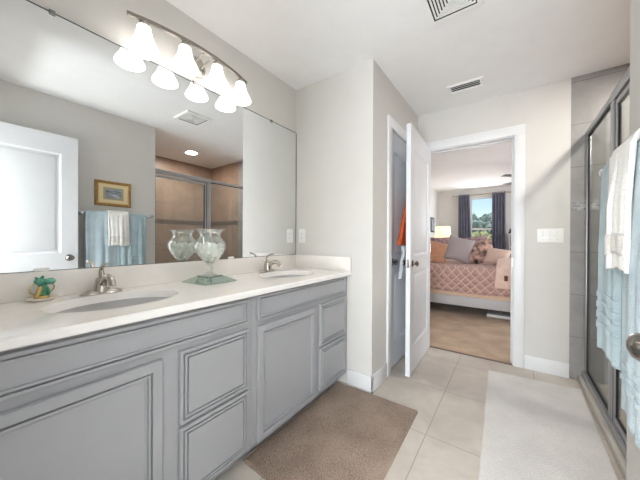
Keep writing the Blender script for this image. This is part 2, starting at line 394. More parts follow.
# casings
def casing(name, boxes, label):
    m = MB()
    for q in boxes: m.box(*q, .006, 2)
    return struct(m.build(name, M_TRIM), label, 'door frame')
casing('trim_1', [(.010, .089, YF - .018, YF + .0), (-.832, -.753, YF - .018, YF), (-.832, .089, YF - .019, YF + .001, 2.049, 2.135)] and
       [(.010, .089, YF - .018, YF, 0, 2.06), (-.832, -.753, YF - .018, YF, 0, 2.06), (-.832, .089, YF - .019, YF + .001, 2.05, 2.137)],
       'white casing around the bedroom doorway')
casing('trim_2', [(.002, .0145, YF - .004, YF + .125, 0, 2.053), (-.7575, -.745, YF - .004, YF + .125, 0, 2.053), (-.757, .014, YF - .004, YF + .125, 2.041, 2.0535),
                  (-.01, .003, YF + .05, YF + .09, 0, 2.042), (-.746, .003, YF + .05, YF + .09, 2.03, 2.042)], 'white jamb lining the bedroom doorway')
casing('trim_3', [(XJ, XJ + .018, 2.105, 2.187, 0, 2.06), (XJ, XJ + .018, 2.905, 2.968, 0, 2.06), (XJ - .001, XJ + .019, 2.105, 2.968, 2.05, 2.135)], 'white casing around the closet door')
casing('trim_4', [(-.53, -.52, YB - .12, YB, 0, 2.055), (.252, .262, YB - .12, YB, 0, 2.055), (-.61, -.52, YB, YB + .016, 0, 2.06), (-.61, .34, YB, YB + .016, 2.05, 2.14)], 'white casing of the doorway behind')
struct(MB().box(-.757, .014, YF - .006, YF + .022, 0, .007, .002).build('trim_5', M_THRESH), 'thin brown strip between tile and carpet', 'threshold')

# ------------------------------------------------------------------ panel doors
def leaf(m, w, h, t, panels):
    """slab from (0,0,0) to (w,t,h); both faces carry recessed moulded panels"""
    for y, sg in ((0, 1), (t, -1)):
        xs = [0, panels[0][0], panels[0][1], w]
        zs = [0] + [q for p in panels for q in (p[2], p[3])] + [h]
        for i in range(3):
            for j in range(len(zs) - 1):
                if i == 1 and j % 2 == 1:
                    m.loops([(0, 0), (.008, .003), (.014, .011), (.03, .011), (.044, .005), (.05, .004)], (xs[1], xs[2], zs[j], zs[j + 1]), lambda a, b, hh: (a, y + sg * hh, b))
                else:
                    m.bm.faces.new([m.bm.verts.new(p) for p in ((xs[i], y, zs[j]), (xs[i + 1], y, zs[j]), (xs[i + 1], y, zs[j + 1]), (xs[i], y, zs[j + 1]))])
    for q in (((0, 0, 0), (w, 0, 0), (w, t, 0), (0, t, 0)), ((0, 0, h), (w, 0, h), (w, t, h), (0, t, h)), ((0, 0, 0), (0, t, 0), (0, t, h), (0, 0, h)), ((w, 0, 0), (w, t, 0), (w, t, h), (w, 0, h))):
        m.bm.faces.new([m.bm.verts.new(p) for p in q])
    bmesh.ops.remove_doubles(m.bm, verts=m.bm.verts[:], dist=.0003)
    return m
def knob(parent, x, y, z, sg, depth=.05):
    """egg knob on the face; sg = side along local Y"""
    prof = [(.030, 0), (.030, .004), (.025, .007), (.011, .010), (.010, .020), (.016, .025), (.023, .032), (.024, .038), (.019, .045), (.008, .0495), (.002, .05)]
    prof = [(r, sg * d * depth / .05) for r, d in prof]
    m = MB().lathe(prof, (x, y, z), 24, 'Y')
    for v in m.bm.verts:                                  # egg outline: wider than tall
        if abs(v.co.y - y) > .021: v.co.x = x + (v.co.x - x) * 1.25
    return m.build('door_knob', M_DARKMET, parent)
def hinge(parent, x, y, zs):
    for z in zs: MB().tube([(x, y, z - .045), (x, y, z + .045)], .006, 8).build('hinge', M_NICKEL, parent)
PAN = lambda w: [(.115, w - .115, .21, .84), (.115, w - .115, .97, 1.88)]
# entry door: swung fully open, edge-on towards the camera (local X runs from latch edge to hinge)
d1 = leaf(MB(), .762, 2.052, .036, PAN(.762)).build('door_1', M_DOOR, smooth=20)
d1.location = (-.669, 2.198, .010); d1.rotation_euler = (0, 0, math.radians(92)); struct(d1, 'white two panel bedroom door standing open, edge on', 'door')
knob(d1, .062, 0, .915, -1); knob(d1, .062, .036, .915, 1, .046)
MB().box(-.0015, .001, .008, .028, .88, .95).build('latch_plate', M_NICKEL, d1); hinge(d1, .765, .004, (.25, 1.02, 1.8))
# closet door
d2 = leaf(MB(), .705, 2.035, .036, PAN(.705)).build('door_2', M_DOOR, smooth=20)
d2.location = (XJ - .010, 2.196, .012); d2.rotation_euler = (0, 0, math.radians(90)); struct(d2, 'white closed closet door behind the open door', 'door')
knob(d2, .062, 0, .915, -1, .048)
# door against the towel wall
d3 = leaf(MB(), .762, 2.045, .036, PAN(.762)).build('door_3', M_DOOR, smooth=20)
d3.location = (.262, .757, .010); d3.rotation_euler = (0, 0, math.radians(-90)); d3.location.x = .222
struct(d3, 'white panel door opened back against the towel wall, seen in the mirror', 'door')
knob(d3, .062, 0, .93, -1, .058)
MB().box(-.0015, .001, .008, .028, .895, .965).build('latch_plate', M_NICKEL, d3); hinge(d3, .765, .030, (.25, 1.02, 1.8))
MB().box(.0005, .0035, YF + .01, YF + .04, .89, .96).build('strike_plate', M_DARKMET, bpy.data.objects['trim_2'])

# ------------------------------------------------------------------ vanity cabinets
FX = -1.045   # face frame plane
P_DRAWER = [(0, 0), (0, .013), (.003, .017), (.013, .017), (.0145, .007), (.0185, .007), (.020, .017), (.028, .017), (.0295, .008), (.0335, .008), (.035, .017)]
P_FALSE = [(0, 0), (0, .013), (.003, .017), (.011, .017), (.0125, .007), (.0165, .007), (.018, .017), (.024, .017), (.026, .011)]
P_DOOR = [(0, 0), (0, .015), (.003, .019), (.034, .019), (.0355, .008), (.0395, .008), (.041, .018), (.047, .018), (.0485, .008), (.053, .008), (.056, .006)]
def cabinet(y0, y1, doors, drawers, false, label):
    r = thing('vanity_cabinet', label, 'cabinet', (FX, (y0 + y1) / 2, 0), group='grey vanity cabinets'); yc = (y0 + y1) / 2
    m = MB(); w = y1 - y0
    m.box(XL - FX + .002, -.02, -w / 2, w / 2, .09, .845)
    m.box(XL - FX + .002, -.075, -w / 2, w / 2, 0, .09)
    fr = lambda a, b, c, d: m.box(-.02, 0, a - yc, b - yc, c, d, .001, 1)
    fr(y0, y1, .09, .848)
    m.build('body', M_CAB, r)
    fn = lambda a, b, h: (h, a, b)
    def front(name, q, prof):
        return MB().loops(prof, (q[0] - yc, q[1] - yc, q[2], q[3]), fn).build(name, M_CAB, r, smooth=0)
    for q in false: front('false_front', q, P_FALSE)
    for q in doors: front('door', q, P_DOOR)
    for q in drawers: front('drawer', q, P_DRAWER)
    return r
cabinet(YB + .004, .889, [(.006, .468, .100, .684)], [(.53, .862, .405, .690), (.53, .862, .105, .392)], [(.006, .860, .716, .832)],
        'grey vanity cabinet nearest the camera, under the left sink')
cabinet(.891, YJ - .002, [(.920, 1.412, .100, .684)], [(1.460, 1.797, .412, .688), (1.460, 1.797, .115, .396)], [(.920, 1.795, .710, .838)],
        'grey vanity cabinet against the jutting wall, under the right sink')

# ------------------------------------------------------------------ countertop with two integral oval basins
SINKS = [(-1.295, .42), (-1.295, 1.425)]; SA, SB = .165, .225
ct = thing('countertop', 'long white cultured marble countertop with two oval sinks', 'countertop', (XL, 0, CT))
m = MB(); x0, x1 = 0.001, -1.012 - XL
def rect_pt(cx, cy, ra, a):
    dx, dy = math.cos(a), math.sin(a); t = 9
    if dx > 1e-6: t = min(t, (ra[1] - cx) / dx)
    if dx < -1e-6: t = min(t, (ra[0] - cx) / dx)
    if dy > 1e-6: t = min(t, (ra[3] - cy) / dy)
    if dy < -1e-6: t = min(t, (ra[2] - cy) / dy)
    return cx + dx * t, cy + dy * t
for (sx, sy), (ya, yb) in zip(SINKS, ((YB + .003, .92), (.92, YJ - .001))):
    cx = sx - XL; ra = (x0, x1, ya, yb)
    ang = sorted([2 * PI * i / 72 for i in range(72)] + [math.atan2(q - sy, p - cx) % (2 * PI) for p in (x0, x1) for q in (ya, yb)])
    inn = [m.bm.verts.new((cx + SA * math.cos(a), sy + SB * math.sin(a), 0)) for a in ang]
    out = [m.bm.verts.new((*rect_pt(cx, sy, ra, a), 0)) for a in ang]
    n = len(ang)
    for i in range(n):
        j = (i + 1) % n; m.bm.faces.new((inn[i], inn[j], out[j], out[i]))
# rounded front edge and underside
for (za, xa), (zb, xb) in zip(((0, x1), (-.003, x1 + .004), (-.008, x1 + .006), (-.026, x1 + .006), (-.030, x1 + .002)), ((-.003, x1 + .004), (-.008, x1 + .006), (-.026, x1 + .006), (-.030, x1 + .002), (-.030, x1 - .05))):
    m.bm.faces.new([m.bm.verts.new(p) for p in ((xa, YB + .003, za), (xa, YJ - .001, za), (xb, YJ - .001, zb), (xb, YB + .003, zb))])
bmesh.ops.remove_doubles(m.bm, verts=m.bm.verts[:], dist=.0004)
m.build('slab', M_COUNTER, ct, smooth=0)
for sx, sy in SINKS:
    cx = sx - XL
    prof = [(1.0, 0), (.985, -.003), (.965, -.010), (.93, -.024), (.87, -.046), (.76, -.072), (.60, -.095), (.38, -.110), (.14, -.116)]
    m = MB(); rings = [[m.bm.verts.new((cx + SA * k * math.cos(2 * PI * i / 72), sy + SB * k * math.sin(2 * PI * i / 72), z)) for i in range(72)] for k, z in prof]
    for a, b in zip(rings, rings[1:]):
        for i in range(72): m.bm.faces.new((a[i], a[(i + 1) % 72], b[(i + 1) % 72], b[i]))
    m.bm.faces.new(rings[-1])
    bs = m.build('basin', M_COUNTER, ct, smooth=60)
    MB().lathe([(.001, -.1155), (.020, -.1155), (.022, -.113), (.016, -.110), (.001, -.109)], (cx, sy, 0), 24).build('drain', M_CHROME, bs)
MB().box(0.001, .020, YB + .003, YJ - .001, 0, .110, .003).build('backsplash', M_SPLASH, ct)
MB().box(.020, -1.004 - XL, YJ - .021, YJ - .001, 0, .110, .003).build('side_splash', M_SPLASH, ct)

# ------------------------------------------------------------------ mirror
mr = thing('vanity_mirror', 'large frameless wall mirror above the vanity', 'mirror', (XL, .95, .988))
MB().box(.001, .006, -.95 + .02, YJ - .95 - .004, 0, 1.069).build('mirror_glass', M_MIRROR, mr, smooth=0)
m = MB().box(.0005, .0075, YJ - .95 - .007, YJ - .95 - .001, -.001, 1.071).box(.0005, .0075, -.93, YJ - .95 - .002, 1.069, 1.073).box(.0005, .0072, -.93, YJ - .95 - .002, -.004, .0005)
m.build('mirror_edge', M_MIRROREDGE, mr, smooth=0)
for y, z in ((.27, 1.068), (.885, 1.068), (1.525, 1.068)):
    MB().box(.0005, .011, y - .95 - .010, y - .95 + .010, z - .008, z + .012, .002).build('mirror_clip', M_DARKMET, mr)
for y in (.24, 1.15):
    MB().box(.0205 - .019, .012, y - .95 - .022, y - .95 + .022, -.001, .012, .002).build('mirror_clip', M_PLASTIC, mr)

# ------------------------------------------------------------------ vanity light
vl = thing('vanity_light', 'four-shade bowed nickel vanity light above the mirror', 'wall lamp', (XL, .865, 2.19))
MB().lathe([(.001, .022), (.045, .022), (.058, .014), (.062, .001), (.062, 0.0)], (0, .04, -.03), 32, 'X', sx=.85, sy=1.0).build('wall_plate', M_NICKEL, vl)
def barx(y): return .125 - .047 * (y / .352) ** 2
M_BAR = simple('dark_nickel_bar', (150, 144, 136), .35, 1)
MB().tube([(barx(y), y, .009 * (1 - (y / .352) ** 2)) for y in (-.352 + .704 * i / 24 for i in range(25))], .0085, 8, flat=1.5).build('bar', M_BAR, vl)
for yy in (.015, .065): MB().tube([(.01, yy, -.03), (.07, yy, -.012), (.122, yy, 0)], .006, 10).build('arm', M_NICKEL, vl)
shade_prof = [(r * .94, z * .77) for r, z in [(.020, .158), (.030, .156), (.033, .148), (.034, .132), (.037, .11), (.043, .085), (.052, .06), (.063, .035), (.071, .016), (.073, .006), (.071, 0), (.066, .012), (.05, .05), (.04, .085), (.031, .13), (.028, .15)]]
for i, y in enumerate((-.284, -.094, .102, .297)):
    x = barx(y) - .004
    MB().lathe([(.004, -.004), (.016, -.006), (.022, -.014), (.022, -.026), (.012, -.030)], (x, y, 0), 20).build('socket', M_NICKEL, vl)
    s = MB().lathe(shade_prof, (0, 0, 0), 40, cap=False).build('shade', M_SHADE, vl, smooth=70); s.location = (x, y, -.150)
    MB().ico((0, 0, .06), .022, 3, sc=(1, 1, 1.25)).build('bulb', M_BULB, s)

# ------------------------------------------------------------------ faucets
def faucet(x, y, label):
    r = thing('faucet', label, 'faucet', (x, y, CT), group='nickel sink faucets')
    m = MB().lathe([(.030, 0), (.032, .003), (.030, .010), (.024, .016), (.001, .018)], (0, 0, 0), 32, sx=.95, sy=2.5); m.build('base_plate', M_NICKEL, r)
    MB().lathe([(.030, .010), (.029, .025), (.026, .045), (.024, .060), (.022, .068), (.014, .074), (.001, .076)], (0, 0, 0), 28).build('body', M_NICKEL, r)
    MB().tube([(.006, 0, .040), (.04, 0, .066), (.075, 0, .078), (.105, 0, .074), (.125, 0, .058), (.130, 0, .046)], [.017, .016, .0145, .0135, .013, .0125], 16).build('spout', M_NICKEL, r)
    h = MB().tube([(.004, 0, .070), (-.006, 0, .088), (-.010, 0, .104), (.004, 0, .120), (.030, 0, .130), (.058, 0, .134)], [.013, .011, .009, .0085, .009, .010], 12, flat=.7)
    h.build('lever_handle', M_NICKEL, r)
    MB().tube([(-.022, 0, .014), (-.024, 0, .07)], .0025, 8).ico((-.024, 0, .074), .005, 2).build('drain_lift_rod', M_NICKEL, r)
faucet(-1.495, .42, 'brushed nickel faucet behind the left sink, near the little green figurine')
faucet(-1.495, 1.425, 'brushed nickel faucet behind the right sink, beyond the glass vase')

# ------------------------------------------------------------------ vase on mirrored plinth
VX, VY = -1.412, .898
r = thing('vase_plinth', 'square mirrored glass plinth under the urn vase', 'stand', (VX, VY, CT), math.radians(4))
MB().loops([(0, 0), (0, .006), (.046, .030), (.047, .031)], (-.104, .104, -.104, .104), lambda a, b, h: (a, b, h)).build('bevelled_base', M_PLINTH, r, smooth=0)
MB().loops([(0, .0305), (0, .034), (.002, .036)], (-.050, .050, -.050, .050), lambda a, b, h: (a, b, h)).build('top_block', M_PLINTHEDGE, r, smooth=0)
vz = CT + .036
v = thing('glass_vase', 'clear glass urn vase with flared rim, filled with white pebbles', 'vase', (VX, VY, vz))
out = [(.036, 0), (.036, .006), (.026, .012), (.013, .018), (.011, .032), (.019, .040), (.020, .046), (.012, .052), (.013, .060), (.022, .070), (.048, .092), (.070, .120), (.084, .152), (.087, .172), (.082, .190), (.067, .208), (.057, .222), (.056, .234), (.064, .250), (.080, .260), (.092, .263)]
inn = [(.091, .265), (.078, .262), (.061, .252), (.053, .235), (.054, .222), (.064, .207), (.078, .190), (.083, .172), (.080, .152), (.066, .121), (.045, .095), (.018, .074), (.001, .070)]
MB().lathe(out + inn, (0, 0, 0), 48, cap=False).build('bowl', M_VASE, v, smooth=60)
m0 = None; k = 0
for z, n, rad in ((.092, 4, .016), (.108, 7, .036), (.126, 9, .050), (.142, 11, .059), (.142, 5, .026), (.157, 9, .058), (.160, 5, .028), (.172, 4, .056)):
    for i in range(n):
        a = 2 * PI * (i + .5 * (k % 2)) / n + z * 9
        o = MB().ico((0, 0, 0), .0180, 2, .35, 1.6).build('pebble', M_STONE, None, smooth=60) if m0 is None else m0.copy()
        if m0 is None: m0 = o
        else: COL.objects.link(o)
        s = random.uniform(.85, 1.2); o.scale = (s * 1.15, s * .9, s * .8)
        o.rotation_euler = (random.uniform(0, 6), random.uniform(0, 6), random.uniform(0, 6))
        o.location = (VX + rad * math.cos(a), VY + rad * math.sin(a), vz + z + random.uniform(-.003, .004))
        tag(o, 'white pebble heaped inside the clear glass vase', 'pebble', 'white pebbles in the vase')
    k += 1

# ------------------------------------------------------------------ figurine on a dish
FXX, FYY = -1.505, .232
d = tag(MB().lathe([(.001, .004), (.030, 0), (.032, .001), (.046, .006), (.056, .010), (.055, .013), (.040, .009), (.020, .007), (.001, .007)], (0, 0, 0), 40, cap=False, sx=.68, sy=.86).build('trinket_dish', M_DISH, None, smooth=60), 'small cream oval dish on the counter under the green figurine', 'dish')
d.location = (FXX, FYY, CT)
g = thing('figurine', 'small green and gold animal figurine with gold loops on cream dish', 'figurine', (FXX, FYY, CT + .0105), math.radians(25))
MB().lathe([(.022, -.002), (.024, .004), (.020, .010), (.001, .011)], (0, 0, 0), 24).build('base', M_GOLD, g)
MB().tube([(0, .004, .008), (0, .010, .022), (0, .004, .040), (0, -.002, .054)], [.018, .017, .014, .010], 16).build('body', M_GREEN, g)
MB().tube([(0, -.016, .008), (.004, -.012, .026), (.002, -.004, .044)], [.009, .009, .008], 12).build('front_leg', M_GOLD, g)
MB().ico((0, -.008, .066), .015, 3, .2, 2, (1, 1.1, .95)).build('head', M_TEAL, g)
MB().tube([(0, -.016, .072), (0, -.020, .084)], [.006, .003], 8).tube([(.006, -.004, .078), (.009, -.002, .088)], [.006, .003], 8).build('ear', M_GREEN, g)
MB().ico((0, .026, .062), .015, 3, .25, 3, (1, 1.3, .85)).build('leaf_ornament', M_TEAL, g)
for sg in (1, -1):
    MB().tube([(0, sg * (.020 + .022 * math.sin(PI * i / 14)), .012 + .052 * i / 14) for i in range(15)], .0022, 8).build('gold_loop', M_GOLD, g)

# ------------------------------------------------------------------ wall plates
def plate(name, label, cat, loc, rz, w, h, gangs, kind):
    r = thing(name, label, cat, loc, rz)
    MB().box(-w / 2, w / 2, -.006, 0, -h / 2, h / 2, .003).build('face_plate', M_PLASTIC, r)
    for i in range(gangs):
        x = (i - (gangs - 1) / 2) * .046
        if kind == 'toggle':
            MB().box(x - .005, x + .005, -.016, -.004, .001, .013, .002).build('toggle', M_PLASTIC, r)
            for z in (-.030, .030): MB().lathe([(.003, -.0068), (.003, -.005)], (x, 0, z), 10, 'Y').build('screw', M_ALU, r)
        else:
            rc = MB().box(x - .017, x + .017, -.009, -.004, -.034, .034, .002).build('rocker', M_PLASTIC, r)
            for z in (-.018, .018): MB().box(x - .006, x - .004, -.0095, -.008, z - .006, z + .006).box(x + .004, x + .006, -.0095, -.008, z - .005, z + .005).build('slot', M_PLASTICSLOT, rc)
    return r
plate('light_switch', 'white triple toggle switch plate on greige wall right of doorway', 'light switch', (.257, YF, 1.160), 0, .172, .118, 3, 'toggle')
plate('outlet', 'white outlet plate on the jutting wall above the right sink', 'outlet', (-1.494, YJ, 1.150), 0, .075, .122, 1, 'rocker')

# ------------------------------------------------------------------ ceiling vents and downlight
r = thing('exhaust_vent', 'square white exhaust vent grille on ceiling at top edge of photo', 'vent', (-.275, 1.605, H))
MB().loops([(0, 0), (0, -.010), (.006, -.016), (.030, -.016), (.032, -.006)], (-.14, .14, -.135, .135), lambda a, b, h: (a, b, h)).build('backing', M_REGDARK, r, smooth=0)
m = MB()
for o_, i_ in ((.0, .030),):
    m.loops([(0, 0), (0, -.011), (.006, -.017), (.030, -.017)], (-.141, .141, -.136, .136), lambda a, b, h: (a, b, h))
m.bm.faces.ensure_lookup_table(); bmesh.ops.delete(m.bm, geom=[m.bm.faces[-1]], context='FACES_ONLY')
m.build('frame', M_PLASTIC, r, smooth=0)
for q in range(6):
    i0 = .036 + q * .0165; mm = MB(); a = .14 - i0; b = .135 - i0; t = .0085
    mm.box(-a, a, -b, -b + t, -.0145, -.008).box(-a, a, b - t, b, -.0145, -.008).box(-a, -a + t, -b + t, b - t, -.0145, -.008).box(a - t, a, -b + t, b - t, -.0145, -.008)
    mm.build('louvre', M_PLASTIC, r, smooth=0)
r = thing('air_register', 'small white slotted air register on ceiling near bedroom doorway', 'vent', (-.335, 2.605, H))
MB().loops([(0, 0), (0, -.006), (.004, -.009), (.022, -.009), (.024, -.003)], (-.135, .135, -.072, .072), lambda a, b, h: (a, b, h)).build('frame', M_PLASTIC, r, smooth=0)
MB().box(-.108, .108, -.045, .045, -.0045, -.0025).build('backing', M_REGDARK, r, smooth=0)
for q in range(3):
    y = -.030 + q * .030
    m = MB(); m.bm.faces.new([m.bm.verts.new(p) for p in ((-.108, y - .006, -.012), (.108, y - .006, -.012), (.108, y + .006, -.005), (-.108, y + .006, -.005))])
    m.build('louvre', M_PLASTIC, r, smooth=0, solid=.002)
r = thing('downlight', 'round lit recessed downlight in the ceiling over the shower', 'ceiling light', (.86, 2.217, H))
MB().lathe([(.085, 0), (.085, -.004), (.078, -.007), (.062, -.006), (.060, -.002)], (0, 0, 0), 40, cap=False).build('trim_ring', M_PLASTIC, r)
MB().lathe([(.060, -.003), (.001, -.004)], (0, 0, 0), 32, cap=False).build('lens', emit('downlight_lens', (255, 246, 230), 22), r)
light('shower_downlight_lamp', 'AREA', (.86, 2.217, H - .02), 14, (1, .94, .86), .12)

# ------------------------------------------------------------------ bath mats
def mat_mesh(pts, h, cx, cy, rnd=.03):
    m = MB(); n = 60; e = 10
    def f(u, v):
        a = Vector(pts[0]).lerp(Vector(pts[1]), u); b = Vector(pts[3]).lerp(Vector(pts[2]), u); p = a.lerp(b, v)
        ed = min(u, 1 - u) * .6; ed2 = min(v, 1 - v) * 1.1; q = min(min(ed, ed2) / .012, 1)
        z = h * math.sqrt(max(0, 1 - (1 - q) ** 2)) + .0012 * noise.noise(Vector((p.x * 9, p.y * 9, 0))) * q
        return (p.x - cx, p.y - cy, z + .001)
    us = sorted(set([i / 40 for i in range(41)] + [.004, .01, .016, .984, .99, .996]))
    vs = sorted(set([i / 60 for i in range(61)] + [.003, .007, .012, .988, .993, .997]))
    V = [[m.bm.verts.new(f(u, v)) for v in vs] for u in us]
    for i in range(len(us) - 1):
        for j in range(len(vs) - 1): m.bm.faces.new((V[i][j], V[i + 1][j], V[i + 1][j + 1], V[i][j + 1]))
    return m
o = tag(mat_mesh([(-1.10, .885), (-.475, .855), (-.492, 1.800), (-1.105, 1.798)], .014, -.79, 1.33).build('bath_mat', M_MATB, None, 60), 'brown chenille bath mat on tile in front of the vanity', 'bath mat'); o.location = (-.79, 1.33, 0)
o = tag(mat_mesh([(-.122, 1.42), (.405, 1.45), (.425, 2.775), (-.165, 2.725)], .010, .14, 2.1).build('bath_mat', M_MATW, None, 60), 'pale grey nubby bath mat on tile beside the shower', 'bath mat'); o.location = (.14, 2.1, 0)

# ------------------------------------------------------------------ shower enclosure
r = thing('shower_enclosure', 'framed glass shower enclosure with satin aluminium rails', 'shower', (GX, (YW + YF) / 2, .045)); yc = (YW + YF) / 2
bx = lambda a, b, c, d, e, f, bv=.003: MB().box(a, b, c - yc, d - yc, e - .045, f - .045, bv)
bx(-.028, .028, YW + .001, YF - .001, .0455, .085, .006).build('bottom_track', M_ALU, r)
m = bx(-.019, .019, YW + .001, 2.30, 1.932, 1.988, .004); m.box(-.018, .018, 2.30 - yc, YF - .001 - yc, 1.945 - .045, 1.98 - .045, .004); m.build('header_rail', M_ALU, r)
bx(-.016, .016, YW + .001, YW + .026, .085, 1.925).build('wall_jamb', M_ALU, r)
bx(-.014, .014, YF - .022, YF - .001, .085, 1.95).build('wall_jamb', M_ALU, r)
bx(-.018, .018, 2.235, 2.30, .085, 1.93, .004).build('centre_post', M_ALU, r)
bx(-.003, .003, 2.30, YF - .02, .085, 1.95, 0).build('fixed_pane', M_SHGLASS, r, smooth=0)
bx(-.006, .006, YF - .032, YF - .022, .085, 1.95, 0).box(-.006, .006, 2.30 - yc, YF - .022 - yc, .04, .048).box(-.006, .006, 2.30 - yc, YF - .022 - yc, 1.892, 1.90).build('gasket', M_DARKRUB, r, smooth=0)
dr = bx(-.003, .003, YW + .05, 2.21, .12, 1.89, 0).build('door_pane', M_SHGLASS, r, smooth=0)
m = bx(-.012, .012, YW + .030, YW + .055, .09, 1.92); m.box(-.012, .012, 2.205 - yc, 2.23 - yc, .045, 1.875, .003).box(-.012, .012, YW + .055 - yc, 2.205 - yc, .045, .08, .003).box(-.012, .012, YW + .055 - yc, 2.205 - yc, 1.845, 1.875, .003)
m.build('door_frame', M_ALU, r)
m = bx(-.0125, .0125, 2.228, 2.236, .09, 1.92, 0); m.box(-.0065, .0065, 2.199 - yc, 2.207 - yc, .08, 1.845).box(-.0065, .0065, YW + .055 - yc, YW + .060 - yc, .08, 1.845).box(-.0065, .0065, YW + .06 - yc, 2.2 - yc, .079, .086)
m.build('door_seal', M_DARKRUB, r, smooth=0)
MB().tube([(-.012, 2.17 - yc, .95), (-.045, 2.17 - yc, .96), (-.045, 2.17 - yc, 1.10), (-.012, 2.17 - yc, 1.11)], .008, 10).build('pull_handle', M_CHROME, r)

# ------------------------------------------------------------------ towel bar, towels
BX_, BZ = .280, 1.374
r = thing('towel_bar', 'chrome towel bar on the greige wall under the picture', 'towel bar', (XR, 1.11, BZ))
MB().tube([(BX_ - XR, -.315, 0), (BX_ - XR, .315, 0)], .009, 14).build('rod', M_CHROME, r)
for y in (-.315, .315):
    MB().lathe([(.026, 0), (.026, -.006), (.018, -.012), (.010, -.020), (.010, -.058), (.016, -.064), (.018, -.075), (.013, -.088), (.002, -.092)], (0, y, 0), 24, 'X').build('post', M_CHROME, r)
def towel(name, y0, y1, zf, zb, off, mat, label, seed, border=None, group=None, flare=.02):
    """cloth folded over the rod: front drop to zf, back drop to zb"""
    w = y1 - y0; r0 = .010 + off
    def prof(s):
        Lf, Lb, arc = BZ - zf, BZ - zb, PI * r0; L = Lf + Lb + arc; d = s * L
        if d < Lb: return r0, -(Lb - d), (Lb - d) / max(Lb, .01), 1
        if d < Lb + arc:
            a = (d - Lb) / r0; return r0 * math.cos(a), r0 * math.sin(a), 0, 0
        q = d - Lb - arc; return -r0, -q, q / Lf, -1
    def f(u, v):
        x, z, dep, side = prof(v); y = (u - .5) * w
        dep2 = min(1, dep * 2.2)
        fold = (math.sin(u * 9.5 + seed) * .008 + math.sin(u * 19 + seed * 2.3) * .004) * dep2
        bul = .009 * dep2 * math.sin(PI * u) * (1 if side < 0 else .25)
        xx = x + (-(bul + abs(fold) * .9 + .004) if side < 0 else fold * .3)
        yy = y * (1 + flare * dep) + .003 * math.sin(z * 14 + seed) * dep2
        zz = z + (.006 * math.sin(u * 8 + seed)) * dep
        return (xx, yy, zz)
    o = MB().grid(f, 44, 120).build(name, mat, None, 80, solid=.011)
    o.location = (BX_, (y0 + y1) / 2, BZ); tag(o, label, 'towel', group)
    if border:
        Lf, Lb, arc = BZ - zf, BZ - zb, PI * r0; L = Lf + Lb + arc
        for za, zb_ in border[0]:
            va = (Lb + arc + za) / L; vb = (Lb + arc + zb_) / L
            MB().grid(lambda u, v: tuple(Vector(f(u, va + (vb - va) * v)) + Vector((-.0022, 0, 0))), 44, 8).build('border_band', border[1], o, 80, solid=.0125)
    return o
towel('bath_towel', .822, 1.098, .655, .80, .006, M_TOWB, 'pale blue bath towel on the bar end nearest the camera', 1.2, ([(.56, .575), (.59, .605), (.62, .635)], M_TOWB), 'blue bath towels on the bar')
towel('bath_towel', 1.100, 1.350, .760, .82, .006, M_TOWG, 'grey blue bath towel on the bar end nearest the shower', 3.4, ([(.42, .44), (.455, .475), (.49, .51), (.525, .545)], M_TOWG), 'blue bath towels on the bar')
towel('hand_towel', 1.000, 1.180, 1.045, 1.12, .021, M_TOWW, 'white hand towel with beaded band laid over the blue towels', 5.1, ([(.235, .29)], M_SEQ), None, .01)

# ------------------------------------------------------------------ framed picture
r = thing('framed_picture', 'small gilt framed landscape print above the towel bar', 'picture', (XR, 1.073, 1.592)); hw, hh = .160, .131
rf = lambda a, b, h: (-h, a, b)
m = MB().loops([(0, 0), (0, .016), (.006, .021), (.022, .018), (.028, .012)], (-hw, hw, -hh, hh), rf); m.build('frame', M_FRAMEW, r, smooth=0)
for nm, ins, h, mt in (('frame_lip', .028, .0125, M_FRAMEI), ('mat_board', .036, .013, M_MATBOARD), ('inner_mat', .070, .0135, M_MATGREEN), ('print', .092, .014, M_PRINT)):
    MB().box(-h, -h + .006, -hw + ins, hw - ins, -hh + ins * (.95 if ins > .05 else 1), hh - ins * (.95 if ins > .05 else 1)).build(nm, mt, r, smooth=0)

# ------------------------------------------------------------------ clothes hanging behind the open door
def hang(name, pts, label, mat, cat, thick):
    """pts: (y0, y1, x, z) rows from top to bottom"""
    def f(u, v):
        k = v * (len(pts) - 1); i = min(int(k), len(pts) - 2); t = k - i; a, b = pts[i], pts[i + 1]
        L = lambda j: a[j] + (b[j] - a[j]) * t
        ya, yb, x, z = L(0), L(1), L(2), L(3)
        return (x + .008 * math.sin(u * 11 + v * 5) * math.sin(PI * min(1, v * 1.5)), ya + (yb - ya) * u, z)
    o = MB().grid(f, 24, 40).build(name, mat, None, 80, solid=thick); return tag(o, label, cat)
hk = thing('door_hook', 'small nickel hook on the back of the open bedroom door', 'hook', (-.726, 2.42, 1.56))
MB().box(-.004, 0, -.012, .012, -.03, .03, .002).build('plate', M_NICKEL, hk); MB().tube([(-.002, 0, -.01), (-.022, 0, -.022), (-.030, 0, -.010), (-.030, 0, .006)], .004, 8).build('hook', M_NICKEL, hk)
hang('orange_jacket', [(2.385, 2.46, -.752, 1.55), (2.345, 2.50, -.758, 1.42), (2.30, 2.54, -.766, 1.28), (2.26, 2.58, -.772, 1.15), (2.225, 2.60, -.778, 1.075)], 'orange jacket hanging behind the open door', M_ORANGE, 'jacket', .03)
hang('pale_shirt', [(2.30, 2.56, -.770, 1.064), (2.30, 2.58, -.768, 1.00), (2.275, 2.58, -.770, .90), (2.25, 2.58, -.774, .79)], 'pale grey shirt hanging below the orange jacket', M_LTCLOTH, 'shirt', .025)

